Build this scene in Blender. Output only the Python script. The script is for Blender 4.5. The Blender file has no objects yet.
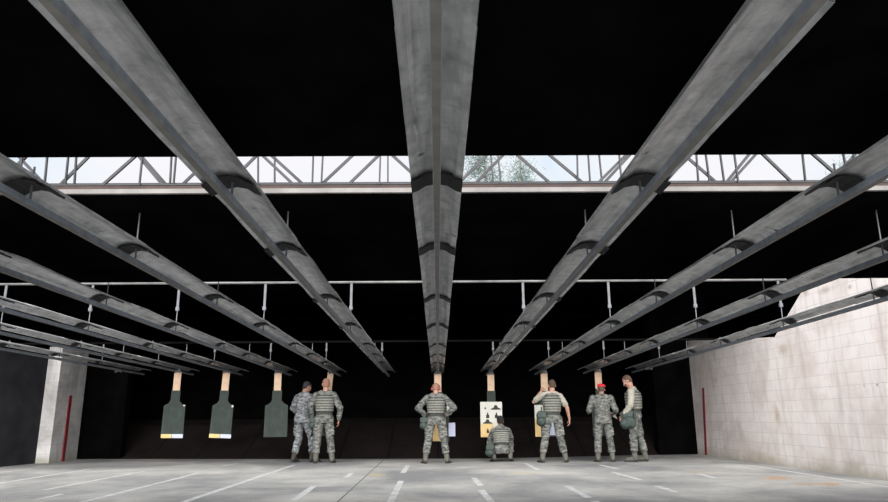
import bpy, bmesh, math, random
from mathutils import Vector, Matrix, noise
random.seed(7)
S = bpy.context.scene
COL = S.collection
PI = math.pi
R = math.radians

# ------------------------------------------------------------------ camera
H = 0.99
FPX = 678.0
PITCH, YAW, ROLL = R(13.7), R(-0.6), R(-0.45)
CR = Matrix.Rotation(YAW, 3, 'Z') @ Matrix.Rotation(PI/2+PITCH, 3, 'X') @ Matrix.Rotation(ROLL, 3, 'Z')
cd = bpy.data.cameras.new('camera'); cam = bpy.data.objects.new('camera', cd); COL.objects.link(cam)
cam.matrix_world = Matrix.Translation((0, 0, H)) @ CR.to_4x4()
cd.sensor_width = 36; cd.lens = FPX/888*36; cd.clip_end = 500; cd.clip_start = .02
S.camera = cam

def ray(px, py):
    return CR @ Vector(((px-444)/FPX, (251-py)/FPX, -1))
def on_z(px, py, z=0.0):
    d = ray(px, py); t = (z-H)/d.z; return Vector((d.x*t, d.y*t, z))
def on_y(px, py, Y):
    d = ray(px, py); t = Y/d.y; return Vector((d.x*t, Y, H+d.z*t))
def on_plane(px, py, p, n):
    d = ray(px, py); o = Vector((0, 0, H)); t = (p-o).dot(n)/d.dot(n); return o+d*t

# ------------------------------------------------------------------ materials
MATS = {}
def nodes(name, rough=.7, metal=0.0, spec=.5):
    m = bpy.data.materials.new(name); m.use_nodes = True
    nt = m.node_tree; b = nt.nodes['Principled BSDF']
    b.inputs['Roughness'].default_value = rough; b.inputs['Metallic'].default_value = metal
    b.inputs['Specular IOR Level'].default_value = spec
    MATS[name] = m
    return m, nt, b
def N(nt, t, **kw):
    n = nt.nodes.new(t)
    for k, v in kw.items():
        if k in n.inputs: n.inputs[k].default_value = v
        else: setattr(n, k, v)
    return n
def ramp(nt, fac, stops, interp='LINEAR'):
    r = nt.nodes.new('ShaderNodeValToRGB'); r.color_ramp.interpolation = interp
    e = r.color_ramp.elements
    while len(e) < len(stops): e.new(.5)
    for i, (p, c) in enumerate(stops):
        e[i].position = p; e[i].color = (*c, 1) if len(c) == 3 else c
    nt.links.new(fac, r.inputs[0]); return r.outputs[0]
def mix(nt, fac, a, b, mode='MIX'):
    m = nt.nodes.new('ShaderNodeMix'); m.data_type = 'RGBA'; m.blend_type = mode
    for s, v in ((0, fac), (6, a), (7, b)):
        if hasattr(v, 'is_linked'): nt.links.new(v, m.inputs[s])
        elif isinstance(v, (int, float)): m.inputs[s].default_value = v
        else: m.inputs[s].default_value = (*v, 1)
    return m.outputs[2]
def coords(nt, scale=(1, 1, 1), kind='Object', rot=(0, 0, 0)):
    tc = nt.nodes.new('ShaderNodeTexCoord'); mp = nt.nodes.new('ShaderNodeMapping')
    mp.inputs['Scale'].default_value = scale; mp.inputs['Rotation'].default_value = rot
    nt.links.new(tc.outputs[kind], mp.inputs[0]); return mp.outputs[0]
def noi(nt, vec, scale, detail=4, rough=.55, dist=0):
    n = N(nt, 'ShaderNodeTexNoise', Scale=scale, Detail=detail, Roughness=rough, Distortion=dist)
    nt.links.new(vec, n.inputs['Vector']); return n.outputs['Fac']
def bump(nt, b, h, strength=.3, dist=.01):
    n = N(nt, 'ShaderNodeBump', Strength=strength, Distance=dist)
    nt.links.new(h, n.inputs['Height']); nt.links.new(n.outputs[0], b.inputs['Normal'])
def plain(name, col, rough=.7, metal=0., var=.18, scale=8, bmp=0., spec=.5):
    m, nt, b = nodes(name, rough, metal, spec)
    v = coords(nt); f = noi(nt, v, scale)
    lo = tuple(c*(1-var) for c in col); hi = tuple(min(1, c*(1+var)) for c in col)
    nt.links.new(ramp(nt, f, [(.3, lo), (.7, hi)]), b.inputs['Base Color'])
    if bmp: bump(nt, b, noi(nt, v, scale*4), bmp, .01)
    return m

def galvanised():
    m, nt, b = nodes('galvanised', .38, .7)
    v = coords(nt); vs = coords(nt, (1, .12, 1))
    f1 = noi(nt, v, 9, 6, .65); f2 = noi(nt, vs, 14, 4, .6)
    c1 = ramp(nt, f1, [(.28, (.36, .368, .38)), (.5, (.58, .59, .60)), (.75, (.76, .765, .77))])
    c2 = ramp(nt, f2, [(.35, (.62, .62, .62)), (.65, (1, 1, 1))])
    c = mix(nt, 1.0, c1, c2, 'MULTIPLY')
    # bullet scuffs
    vo = N(nt, 'ShaderNodeTexVoronoi', Scale=2.6, Randomness=1.0); nt.links.new(v, vo.inputs['Vector'])
    sp = ramp(nt, vo.outputs['Distance'], [(.03, (1, 1, 1)), (.075, (0, 0, 0))])
    c = mix(nt, sp, c, (.09, .09, .095))
    nt.links.new(c, b.inputs['Base Color'])
    bump(nt, b, noi(nt, coords(nt, (1, .35, 1)), 5, 3), .35, .02)
    return m
def concrete_floor():
    m, nt, b = nodes('floor_concrete', .75, 0, .35)
    v = coords(nt)
    f = noi(nt, v, .45, 6, .6, .4); g = noi(nt, v, 5, 6, .7); h = noi(nt, v, 40, 3, .6)
    c = ramp(nt, f, [(.36, (.165, .167, .172)), (.5, (.262, .261, .255)), (.62, (.37, .362, .345))])
    c = mix(nt, .55, c, ramp(nt, g, [(.3, (.55, .55, .56)), (.5, (.8, .8, .8)), (.7, (1, 1, .99))]), 'MULTIPLY')
    c = mix(nt, .3, c, ramp(nt, h, [(.3, (.5, .5, .5)), (.6, (1, 1, 1))]), 'MULTIPLY')
    # small dark spots
    vo = N(nt, 'ShaderNodeTexVoronoi', Scale=1.3, Randomness=1.0); nt.links.new(v, vo.inputs['Vector'])
    c = mix(nt, ramp(nt, vo.outputs['Distance'], [(.015, (.6,)*3), (.035, (0, 0, 0))]), c, (.12, .115, .11))
    # rust and ochre stains with their own outlines
    def stain(cx, cy, rx, ry, col, amt):
        nonlocal c
        mp = N(nt, 'ShaderNodeMapping'); mp.vector_type = 'POINT'
        mp.inputs['Location'].default_value = (-cx/rx, -cy/ry, 0); mp.inputs['Scale'].default_value = (1/rx, 1/ry, 0)
        tc = nt.nodes.new('ShaderNodeTexCoord'); nt.links.new(tc.outputs['Object'], mp.inputs[0])
        ln = N(nt, 'ShaderNodeVectorMath', operation='LENGTH'); nt.links.new(mp.outputs[0], ln.inputs[0])
        ad = N(nt, 'ShaderNodeMath', operation='ADD'); nt.links.new(ln.outputs['Value'], ad.inputs[0])
        nn = noi(nt, v, 3.2, 6, .75)
        sc = N(nt, 'ShaderNodeMath', operation='MULTIPLY'); nt.links.new(nn, sc.inputs[0]); sc.inputs[1].default_value = 1.5
        nt.links.new(sc.outputs[0], ad.inputs[1])
        fac = ramp(nt, ad.outputs[0], [(.95, (amt,)*3), (1.35, (0, 0, 0))])
        c = mix(nt, fac, c, col)
    for (px, py, rx, ry, col, amt) in ((775, 478, .9, 1.3, (.30, .17, .09), .75), (820, 484, 1.0, .9, (.27, .165, .09), .8),
                                       (378, 475, .9, 1.0, (.31, .26, .15), .6), (528, 473, 1.2, .9, (.31, .26, .16), .55),
                                       (700, 472, .9, 1.2, (.23, .19, .15), .5)):
        p = on_z(px, py); stain(p.x, p.y, rx, ry, col, amt)
    nt.links.new(c, b.inputs['Base Color'])
    bump(nt, b, g, .15, .01)
    return m
def block_wall(name, base, dirt, swap=False, bw=.41, bh=.205):
    m, nt, b = nodes(name, .85, 0, .25)
    tc = nt.nodes.new('ShaderNodeTexCoord')
    sx = nt.nodes.new('ShaderNodeSeparateXYZ'); nt.links.new(tc.outputs['Object'], sx.inputs[0])
    ad = N(nt, 'ShaderNodeMath', operation='ADD'); nt.links.new(sx.outputs[0], ad.inputs[0]); nt.links.new(sx.outputs[1], ad.inputs[1])
    cb = nt.nodes.new('ShaderNodeCombineXYZ'); nt.links.new(ad.outputs[0], cb.inputs[0]); nt.links.new(sx.outputs[2], cb.inputs[1])
    br = N(nt, 'ShaderNodeTexBrick', Scale=1.0); nt.links.new(cb.outputs[0], br.inputs['Vector'])
    br.inputs['Brick Width'].default_value = bw; br.inputs['Row Height'].default_value = bh
    br.inputs['Mortar Size'].default_value = .005; br.inputs['Mortar Smooth'].default_value = .3
    br.inputs['Color1'].default_value = (*base, 1); br.inputs['Color2'].default_value = (*[x*.93 for x in base], 1)
    br.inputs['Mortar'].default_value = (*[x*.62 for x in base], 1)
    v = tc.outputs['Object']
    c = br.outputs['Color']
    flat = mix(nt, .25, c, base)
    n1 = noi(nt, v, 1.1, 6, .65, .5)
    c = mix(nt, ramp(nt, n1, [(.42, (0, 0, 0)), (.62, (.75,)*3)]), flat, dirt)
    mp = N(nt, 'ShaderNodeMapping'); mp.inputs['Scale'].default_value = (3, 3, .5); nt.links.new(v, mp.inputs[0])
    n2 = noi(nt, mp.outputs[0], 1.6, 5, .6)
    c = mix(nt, ramp(nt, n2, [(.52, (0, 0, 0)), (.75, (.45,)*3)]), c, [x*.62 for x in dirt])
    # grime band that starts at the ground
    g = N(nt, 'ShaderNodeMath', operation='MULTIPLY'); nt.links.new(noi(nt, v, 2.5, 4), g.inputs[0]); g.inputs[1].default_value = .5
    s = N(nt, 'ShaderNodeMath', operation='SUBTRACT'); nt.links.new(g.outputs[0], s.inputs[0]); nt.links.new(sx.outputs[2], s.inputs[1])
    c = mix(nt, ramp(nt, s.outputs[0], [(.0, (0, 0, 0)), (.25, (.6,)*3)]), c, (.30, .28, .20))
    vo = N(nt, 'ShaderNodeTexVoronoi', Scale=.9, Randomness=1.0); nt.links.new(v, vo.inputs['Vector'])
    c = mix(nt, ramp(nt, vo.outputs['Distance'], [(.04, (.6,)*3), (.11, (0, 0, 0))]), c, (.33, .27, .22))
    nt.links.new(c, b.inputs['Base Color'])
    bump(nt, b, br.outputs['Fac'], -.25, .01)
    return m
def camo(name, cols, cell=.016):
    m, nt, b = nodes(name, .9, 0, .15)
    tc = nt.nodes.new('ShaderNodeTexCoord')
    sn = N(nt, 'ShaderNodeVectorMath', operation='SNAP'); nt.links.new(tc.outputs['Object'], sn.inputs[0])
    sn.inputs[1].default_value = (cell, cell, cell)
    mp = N(nt, 'ShaderNodeMapping'); mp.inputs['Scale'].default_value = (.7, .7, 2.0); nt.links.new(sn.outputs[0], mp.inputs[0])
    f = noi(nt, mp.outputs[0], 14, 3, .65, .8)
    k = ramp(nt, f, [(0, cols[0]), (.44, cols[1]), (.51, cols[2]), (.58, cols[3])], 'CONSTANT')
    nt.links.new(k, b.inputs['Base Color'])
    bump(nt, b, noi(nt, tc.outputs['Object'], 30, 3), .5, .01)
    return m
def rubber_berm():
    m, nt, b = nodes('berm', .95, 0, .1)
    v = coords(nt)
    c = ramp(nt, noi(nt, v, 1.2, 6, .7, .3), [(.3, (.005, .0038, .0036)), (.7, (.017, .0122, .011))])
    wv = N(nt, 'ShaderNodeTexBrick', Scale=1.0); wv.offset = 0; nt.links.new(v, wv.inputs['Vector']); wv.inputs['Brick Width'].default_value = 1.22; wv.inputs['Row Height'].default_value = 40; wv.inputs['Mortar Size'].default_value = .02
    c = mix(nt, wv.outputs['Fac'], c, (.002, .002, .002))
    vo = N(nt, 'ShaderNodeTexVoronoi', Scale=2.2, Randomness=1.0); nt.links.new(v, vo.inputs['Vector'])
    c = mix(nt, ramp(nt, vo.outputs['Distance'], [(.02, (.8,)*3), (.06, (0, 0, 0))]), c, (.12, .06, .03))
    nt.links.new(c, b.inputs['Base Color']); return m
def worn_paint(name, col, under):
    m, nt, b = nodes(name, .7, 0, .3)
    v = coords(nt)
    f = noi(nt, v, 6, 6, .75)
    nt.links.new(mix(nt, ramp(nt, f, [(.40, (.15,)*3), (.58, (1, 1, 1))]), under, col), b.inputs['Base Color'])
    return m
galvanised(); concrete_floor(); rubber_berm()
block_wall('white_blocks', (.78, .72, .70), (.58, .50, .465))
block_wall('pier_blocks', (.66, .645, .64), (.34, .32, .31))
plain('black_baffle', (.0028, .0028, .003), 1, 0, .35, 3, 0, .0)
plain('black_wall', (.026, .026, .030), .95, 0, .3, 2, 0, .05)
plain('trap_black', (.003, .0028, .0028), 1, 0, .4, 2, 0, .0)
plain('dark_strap', (.009, .009, .010), .8, 0, .3, 12)
plain('rod_steel', (.15, .155, .17), .5, .5, .2, 20)
plain('track_steel', (.36, .40, .45), .38, .7, .2, 14)
plain('truss_steel', (.03, .03, .034), .7, 0, .25, 9)
plain('chord_paint', (.14, .13, .125), .7, 0, .3, 4)
plain('rust_band', (.035, .02, .017), .85, 0, .4, 6)
plain('pipe_paint', (.20, .195, .195), .7, 0, .35, 5)
plain('hanger_paint', (.10, .105, .115), .6, .2, .2, 9)
plain('slot_dark_tone', (.155, .148, .138), .8, .1, .2, 9)  # grey-brown that paints the dark inside of the open track slot
plain('carrier_steel', (.10, .10, .105), .6, .3, .2, 12)
plain('cardboard', (.62, .44, .30), .85, 0, .12, 6)
plain('slat_wood', (.55, .385, .27), .8, 0, .15, 9)
plain('target_green', (.026, .036, .031), .85, 0, .22, 5, .2)
plain('target_line', (.036, .048, .041), .85, 0, .1, 5)
plain('paper_white', (.56, .55, .50), .8, 0, .05, 8)
plain('paper_lavender', (.46, .48, .62), .8, 0, .05, 8)
plain('paper_yellow', (.62, .44, .20), .8, 0, .1, 8)
plain('silhouette_ink', (.03, .03, .028), .8, 0, .1, 8)
plain('red_paint', (.22, .012, .022), .6, 0, .2, 8)
plain('line_joint', (.07, .07, .07), .9, 0, .2, 8)
worn_paint('line_paint', (.42, .425, .43), (.26, .26, .26))
plain('skin_fair', (.42, .22, .165), .6, 0, .08, 20)
plain('skin_tan', (.30, .165, .12), .6, 0, .08, 20)
plain('skin_dark', (.16, .085, .06), .6, 0, .08, 20)
plain('hair_black', (.012, .011, .011), .7, 0, .3, 60, .4)
plain('hair_ginger', (.30, .15, .11), .85, 0, .25, 60, .4)
plain('hair_brown', (.075, .045, .03), .8, 0, .25, 60, .4)
plain('eye_white', (.8, .8, .78), .3, 0, .02, 5)
plain('boot_sage', (.10, .098, .08), .85, 0, .2, 20, .3)
plain('boot_brown', (.035, .028, .024), .8, 0, .2, 20, .3)
plain('sole_dark', (.025, .025, .022), .8, 0, .2, 20)
plain('pouch_green', (.045, .062, .056), .85, 0, .25, 14, .4)
plain('shirt_sand', (.33, .31, .26), .9, 0, .1, 12, .3)
plain('beret_red', (.55, .012, .025), .85, 0, .12, 20, .2)
plain('muff_red', (.40, .06, .05), .5, 0, .12, 20)
plain('belt_dark', (.035, .037, .032), .8, 0, .2, 20)
plain('webbing_light', (.19, .19, .168), .9, 0, .25, 18, .3)
plain('webbing_dark', (.035, .038, .033), .9, 0, .25, 18, .3)
plain('bark', (.12, .10, .08), .9, 0, .3, 6, .3)
plain('needles', (.10, .15, .13), .8, 0, .3, 3)
camo('camo', [(.060, .064, .062), (.105, .110, .103), (.155, .157, .143), (.22, .218, .20)])
camo('camo_blue', [(.062, .068, .075), (.13, .138, .148), (.20, .208, .215), (.28, .285, .29)])

# ------------------------------------------------------------------ mesh helpers
def link(name, bm, mat, parent=None, smooth=False):
    me = bpy.data.meshes.new(name)
    if any(len(e.link_faces) != 1 for e in bm.edges) and name not in ('lane_line', 'expansion_joint'): bmesh.ops.recalc_face_normals(bm, faces=bm.faces[:])
    bm.to_mesh(me); bm.free()
    if smooth:
        for p in me.polygons: p.use_smooth = True
    me.materials.append(MATS[mat])
    o = bpy.data.objects.new(name, me); COL.objects.link(o)
    if parent: o.parent = parent
    return o
def empty(name, loc=(0, 0, 0), rz=0):
    o = bpy.data.objects.new(name, None); COL.objects.link(o); o.location = loc; o.rotation_euler = (0, 0, rz)
    o.empty_display_size = .1
    return o
def tag(o, label, cat, group=None):
    o['label'] = label; o['category'] = cat
    if group: o['group'] = group
    return o
def struct(o): o['kind'] = 'structure'; return o
def box(bm, c, s, M=None):
    m = Matrix.Translation(c) @ (M.to_4x4() if M else Matrix()) @ Matrix.Diagonal((s[0], s[1], s[2], 1))
    bmesh.ops.create_cube(bm, size=1, matrix=m)
def frame(d, up=Vector((0, 0, 1))):
    d = d.normalized()
    if abs(d.dot(up)) > .98: up = Vector((0, 1, 0))
    x = up.cross(d).normalized(); y = d.cross(x)
    return Matrix((x, y, d)).transposed()
def bar(bm, a, b, w, h, up=Vector((0, 0, 1))):
    a = Vector(a); b = Vector(b); d = b-a
    box(bm, (a+b)/2, (w, h, d.length), frame(d, up))
def rod(bm, a, b, r0, r1=None, seg=10):
    a = Vector(a); b = Vector(b); d = b-a; r1 = r0 if r1 is None else r1
    m = Matrix.Translation((a+b)/2) @ frame(d).to_4x4()
    bmesh.ops.create_cone(bm, cap_ends=True, segments=seg, radius1=r0, radius2=r1, depth=d.length, matrix=m)
def ball(bm, c, r, M=None, u=16, v=10):
    if isinstance(r, (int, float)): r = (r, r, r)
    m = Matrix.Translation(c) @ (M.to_4x4() if M else Matrix()) @ Matrix.Diagonal((*r, 1))
    bmesh.ops.create_uvsphere(bm, u_segments=u, v_segments=v, radius=1, matrix=m)
def cap(bm, a, b, r0, r1=None, seg=12):
    r1 = r0 if r1 is None else r1
    a = Vector(a); b = Vector(b)
    ball(bm, a, r0, None, seg, 8); ball(bm, b, r1, None, seg, 8)
    if (b-a).length > 1e-4: rod(bm, a, b, r0*.995, r1*.995, seg)
def prism(bm, pts, z0, z1, M):
    """outline pts (x,y) extruded z0..z1, placed with 4x4 M"""
    a = [bm.verts.new(M @ Vector((x, y, z0))) for x, y in pts]
    b = [bm.verts.new(M @ Vector((x, y, z1))) for x, y in pts]
    n = len(pts)
    bm.faces.new(a); bm.faces.new(b[::-1])
    for i in range(n): bm.faces.new((a[i], b[i], b[(i+1) % n], a[(i+1) % n]))
def loft(bm, rings, side=Vector((1, 0, 0)), seg=20, power=2.3):
    """rings: (pos, half width along side, half depth)"""
    P = [Vector(r[0]) for r in rings]; loops = []
    for i, (p, w, d) in enumerate(rings):
        t = (P[min(i+1, len(P)-1)]-P[max(i-1, 0)]).normalized()
        s = (side - t*side.dot(t)).normalized(); f = t.cross(s)
        L = []
        for k in range(seg):
            a = 2*PI*k/seg; c, q = math.cos(a), math.sin(a)
            cc = math.copysign(abs(c)**(2/power), c); ss = math.copysign(abs(q)**(2/power), q)
            L.append(bm.verts.new(P[i]+s*w*cc+f*d*ss))
        loops.append(L)
    for a, b in zip(loops, loops[1:]):
        for k in range(seg): bm.faces.new((a[k], a[(k+1) % seg], b[(k+1) % seg], b[k]))
    bm.faces.new(loops[0][::-1]); bm.faces.new(loops[-1])

# ------------------------------------------------------------------ setting
bm = bmesh.new(); box(bm, (-.5, 9, -.15), (26, 26, .3))
floor = struct(link('floor', bm, 'floor_concrete'))

# worn painted lane lines and joints on the floor (marks of the floor itself)
def floor_mark(a, b, w, mat, name, z=.002):
    A = on_z(*a); B = on_z(*b); d = (B-A); n = Vector((-d.y, d.x, 0)).normalized()*w/2
    bm = bmesh.new()
    k = 12; L = [(A+d*i/k) for i in range(k+1)]
    up = Vector((0, 0, z)); lo = []; hi = []
    for p in L:
        j = random.uniform(.88, 1.1)
        lo.append(bm.verts.new(p-n*j+up)); hi.append(bm.verts.new(p+n*j+up))
    for i in range(k): bm.faces.new((lo[i], lo[i+1], hi[i+1], hi[i]))
    bm.normal_update()
    if bm.faces[:][0].normal.z < 0: bmesh.ops.reverse_faces(bm, faces=bm.faces[:])
    return link(name, bm, mat, floor)
for a, b in [((75, 504), (199, 473)), ((44, 490), (145, 471)), ((-6, 484), (91, 469)), ((178, 504), (294, 465)),
             ((-4, 473), (32, 469)), ((286, 506), (314, 486)), ((388, 507), (401, 481)), ((403, 473), (408, 465)),
             ((474, 478), (481, 486)), ((481, 490), (493, 504)), ((525, 463), (538, 470)), ((567, 486), (589, 498)),
             ((612, 472), (641, 480)), ((594, 501), (604, 507)), ((656, 486), (676, 492)), ((699, 474), (715, 478)),
             ((747, 465), (889, 487)), ((222, 466), (237, 463.5)), ((40, 499), (62, 494)), ((345, 478), (352, 473)), ((600, 465), (618, 469))]:
    floor_mark(a, b, .095, 'line_paint', 'lane_line')
floor_mark((384, 459.5), (331, 508), .02, 'line_joint', 'expansion_joint')
floor_mark((130, 484), (760, 483), .015, 'line_joint', 'expansion_joint')

def slab(name, y0, z0, y1, z1, x0, x1, mat, t=.08):
    bm = bmesh.new()
    M = Matrix(((0, 0, 1, 0), (1, 0, 0, 0), (0, 1, 0, 0), (0, 0, 0, 1)))
    prism(bm, [(y0, z0), (y1, z1), (y1, z1+t), (y0, z0+t)], x0, x1, M)
    return struct(link(name, bm, mat))
XL, XR = -11.5, 9.5
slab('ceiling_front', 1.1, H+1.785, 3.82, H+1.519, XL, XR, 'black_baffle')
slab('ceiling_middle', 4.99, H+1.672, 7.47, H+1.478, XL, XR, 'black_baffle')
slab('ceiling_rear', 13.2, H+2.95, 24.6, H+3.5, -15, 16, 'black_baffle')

# right wall : polygon on a vertical plane
A = on_z(698, 454.3); B = on_z(888, 480.7)
dr = (B-A).normalized()
nrm = Vector((dr.y, -dr.x, 0))
def rw(px, py):
    p = on_plane(px, py, A, nrm); return ((p-A).dot(dr), p.z)
LB = (B-A).length
p_far = rw(692, 339.3); p_dip = rw(774.5, 337.2); p_hi = rw(811, 276)
k = (p_hi[1]-p_dip[1])/(p_hi[0]-p_dip[0])
topz = 3.9
x_hi = p_dip[0]+(topz-p_dip[1])/k
pts = [(0, 0), (LB+8, 0), (LB+8, topz), (x_hi, topz), p_dip, (0, p_far[1])]
bm = bmesh.new()
MW = Matrix((dr, Vector((0, 0, 1)), dr.cross(Vector((0, 0, 1))))).transposed().to_4x4(); MW.translation = A
out = 1 if (MW.to_3x3() @ Vector((0, 0, 1))).x > 0 else -1
prism(bm, pts, 0, out*.25, MW)
wall_r = struct(link('wall_right', bm, 'white_blocks'))
def wall_stains_and_shadow():
    nt = MATS['white_blocks'].node_tree; b = nt.nodes['Principled BSDF']
    tc = nt.nodes.new('ShaderNodeTexCoord'); v = tc.outputs['Object']
    src = b.inputs['Base Color'].links[0].from_socket; nn = noi(nt, v, 5, 5, .7)
    for px, py, rx, rz, col, amt in ((777, 416, .30, .42, (.40, .30, .20), .7), (784, 350, .5, .28, (.42, .34, .28), .6), (826, 290, .55, .16, (.40, .33, .28), .7),  # second entry paints a corner shadow into the colour, the others are stains
                                     (772, 460, .5, .25, (.36, .31, .20), .6), (805, 292, .22, .2, (.40, .30, .24), .7), (850, 287, .14, .1, (.42, .30, .26), .8),
                                     (877, 385, .07, .06, (.12, .10, .10), .8), (864, 386, .05, .05, (.2, .16, .16), .8), (716, 380, .3, .25, (.50, .42, .38), .6)):
        p = on_plane(px, py, A, nrm)
        sb = N(nt, 'ShaderNodeVectorMath', operation='SUBTRACT'); nt.links.new(v, sb.inputs[0]); sb.inputs[1].default_value = tuple(p)
        ml = N(nt, 'ShaderNodeVectorMath', operation='MULTIPLY'); nt.links.new(sb.outputs[0], ml.inputs[0]); ml.inputs[1].default_value = (.3/rx, 1/rx, 1/rz)
        ln = N(nt, 'ShaderNodeVectorMath', operation='LENGTH'); nt.links.new(ml.outputs[0], ln.inputs[0])
        ad = N(nt, 'ShaderNodeMath', operation='ADD'); nt.links.new(ln.outputs['Value'], ad.inputs[0]); nt.links.new(nn, ad.inputs[1])
        src = mix(nt, ramp(nt, ad.outputs[0], [(.55, (amt,)*3), (1.5, (0, 0, 0))]), src, col)
    nt.links.new(src, b.inputs['Base Color'])
wall_stains_and_shadow()
# vertical run-off stain/joint and red marker stripe are on the wall
def wall_strip(px, y0, y1, w, mat, name):
    a = rw(px[0], y0); b = rw(px[1], y1); bm = bmesh.new()
    prism(bm, [(a[0]-w/2, a[1]), (a[0]+w/2, a[1]), (b[0]+w/2, b[1]), (b[0]-w/2, b[1])], -out*.012, 0, MW)
    return link(name, bm, mat, wall_r)
wall_strip((703.3, 706.2), 388, 454.6, .11, 'red_paint', 'red_stripe')

# left pier and left dark wall
P0 = on_z(35, 463.4); P2 = on_z(76.5, 459.4)
PX = on_z(48.5, 463.3)
bm = bmesh.new()
ht = on_y(57, 346.8, PX.y).z
vv = [P0, PX, P2]
w = (P2-PX).normalized(); back = Vector((-w.y, w.x, 0)); back = back if back.y > 0 else -back
foot = [P0, PX, P2, P2+Vector((-.75, .15, 0)), P0+Vector((-.1, .6, 0))]
prism(bm, [(p.x, p.y) for p in foot], 0, ht, Matrix())
pier = link('wall_pier', bm, 'pier_blocks'); struct(pier)
bm = bmesh.new()
f0 = on_plane(65, 460.8, PX, back); f1 = on_plane(67.5, 395.5, PX, back)
mid = (f0.xy+f1.xy)/2
box(bm, (mid.x-back.x*.008, mid.y-back.y*.008, f1.z/2), (.13, .06, f1.z), Matrix.Rotation(math.atan2(w.y, w.x), 3, 'Z'))
link('red_stripe', bm, 'red_paint', pier)
Q = on_z(0, 467.0)
dl = (Q-P0).normalized(); nl = Vector((-dl.y, dl.x, 0)); nl = nl if nl.x < 0 else -nl
bm = bmesh.new(); E = P0+dl*17
prism(bm, [(p.x, p.y) for p in (P0-dl*.0, E, E+nl*.2, P0+nl*.2)], 0, on_y(0, 350, Q.y).z, Matrix())
struct(link('wall_left', bm, 'black_wall'))

MY0 = Matrix(((0, 0, 1, 0), (1, 0, 0, 0), (0, 1, 0, 0), (0, 0, 0, 1)))
# bullet trap : rubber berm, black cheek walls, back wall
EDGE = [on_z(*p) for p in ((60, 459.0), (80, 459.0), (300, 459.0), (470, 458.6), (560, 457.0), (620, 455.6), (698, 454.2), (712, 453.9))]
Yb = EDGE[3].y
bm = bmesh.new(); rows = []
for p in EDGE:
    rows.append([bm.verts.new((p.x, p.y, -.25)), bm.verts.new((p.x, p.y, 0)), bm.verts.new((p.x*1.05, 19.6, .80)), bm.verts.new((p.x*1.1, 20.3, .95))])
for u, v_ in zip(rows, rows[1:]):
    for q in range(3): bm.faces.new((u[q], v_[q], v_[q+1], u[q+1]))
struct(link('berm', bm, 'berm'))
bm = bmesh.new(); prism(bm, [(20.25, .75), (20.45, .75), (23.9, 4.3), (23.7, 4.3)], -14, 14, MY0); struct(link('wall_trap_plate', bm, 'trap_black'))
bm = bmesh.new(); box(bm, (.5, 24.4, 2.2), (31, .2, 4.8)); struct(link('wall_back', bm, 'trap_black'))
def cheek(name, pa, pb, z):
    a = on_z(*pa); b = on_z(*pb); d = (b-a); n = Vector((-d.y, d.x, 0)).normalized()
    if n.y < 0: n = -n
    bm = bmesh.new(); prism(bm, [(p.x, p.y) for p in (a-n*.01, b-n*.01, b+n*.2, a+n*.2)], 0, z, Matrix())
    return struct(link(name, bm, 'trap_black'))
cheek('wall_trap_right', (659.5, 454.95), (720, 453.7), 4.2)
cheek('wall_trap_left', (40, 459.0), (120, 459.0), 4.2)
bm = bmesh.new(); box(bm, (15.9, 18, 2.0), (.2, 12.8, 5.2)); box(bm, (-14.9, 13.5, 2.0), (.2, 21.8, 5.2)); struct(link('wall_side_ends', bm, 'trap_black'))

# ------------------------------------------------------------------ trusses in the roof gap
def truss(name, Y, verts, diags, zb, zt, vw, dw, label):
    t = empty(name, (0, Y, zb)); t['label'] = label; t['category'] = 'truss'
    t['group'] = 'open roof trusses'
    def loc(p): return Vector((p.x, 0, p.z-zb))
    for nm, z, hh in (('top_chord', zt, .05), ('bottom_chord', zb, .045)):
        bm = bmesh.new()
        box(bm, (-1, 0, z-zb+hh/2-.02), (20, .008, hh)); box(bm, (-1, .025, z-zb+(.0 if nm == 'bottom_chord' else hh)-.02), (20, .05, .008))
        link(nm, bm, 'truss_steel', t)
    for xt, xb in verts:
        a = loc(on_y(xt, 157, Y)); b = loc(on_y(xb, 186, Y)); d = (a-b)
        bm = bmesh.new(); a = b+d*((zt-zb)/d.z-.0+.08); b2 = b-d*.14
        bar(bm, b2+Vector((0, -.012, 0)), a+Vector((0, -.012, 0)), .012, vw, Vector((0, 1, 0)) if False else Vector((0, 0, 1)))
        link('vertical', bm, 'truss_steel', t)
    for (xt, yt), (xb, yb) in diags:
        a = loc(on_y(xt, yt, Y)); b = loc(on_y(xb, yb, Y)); d = a-b
        bm = bmesh.new(); bar(bm, b-d*.08, a+d*.12, .012, dw)
        bar(bm, b-d*.08+Vector((0, .012, .0)), a+d*.12+Vector((0, .012, 0)), .025, .006)
        link('diagonal', bm, 'truss_steel', t)
    return t
YA = 5.10
za = on_y(444, 186, YA).z; zta = on_y(444, 150.5, YA).z
tA = truss('roof_truss', YA, [(23, 20), (143, 140), (258.5, 258.5), (380.5, 379.5), (498, 501), (619, 621.5), (734, 738), (853, 858)],
      [((133, 158), (98, 189)), ((140, 158), (165, 188)), ((256, 156), (225, 187)), ((263, 156), (295, 186)), ((380, 154), (348, 185)),
       ((391, 154), (426, 186)), ((490, 152), (461, 181)), ((514, 152), (550, 183)), ((629, 152), (597, 184)), ((757, 153), (729, 184)),
       ((762, 153), (794, 184)), ((812, 153), (834, 172)), ((852, 158), (822, 190)), ((22, 160), (-8, 190)), ((20, 158), (48, 188))], za, zta, .017, .022,
      'front grey steel lattice truss in the sky gap, nearest the black front ceiling')
YB = 5.55
zb_ = on_y(444, 184.5, YB).z; ztb = on_y(444, 149, YB).z
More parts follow.
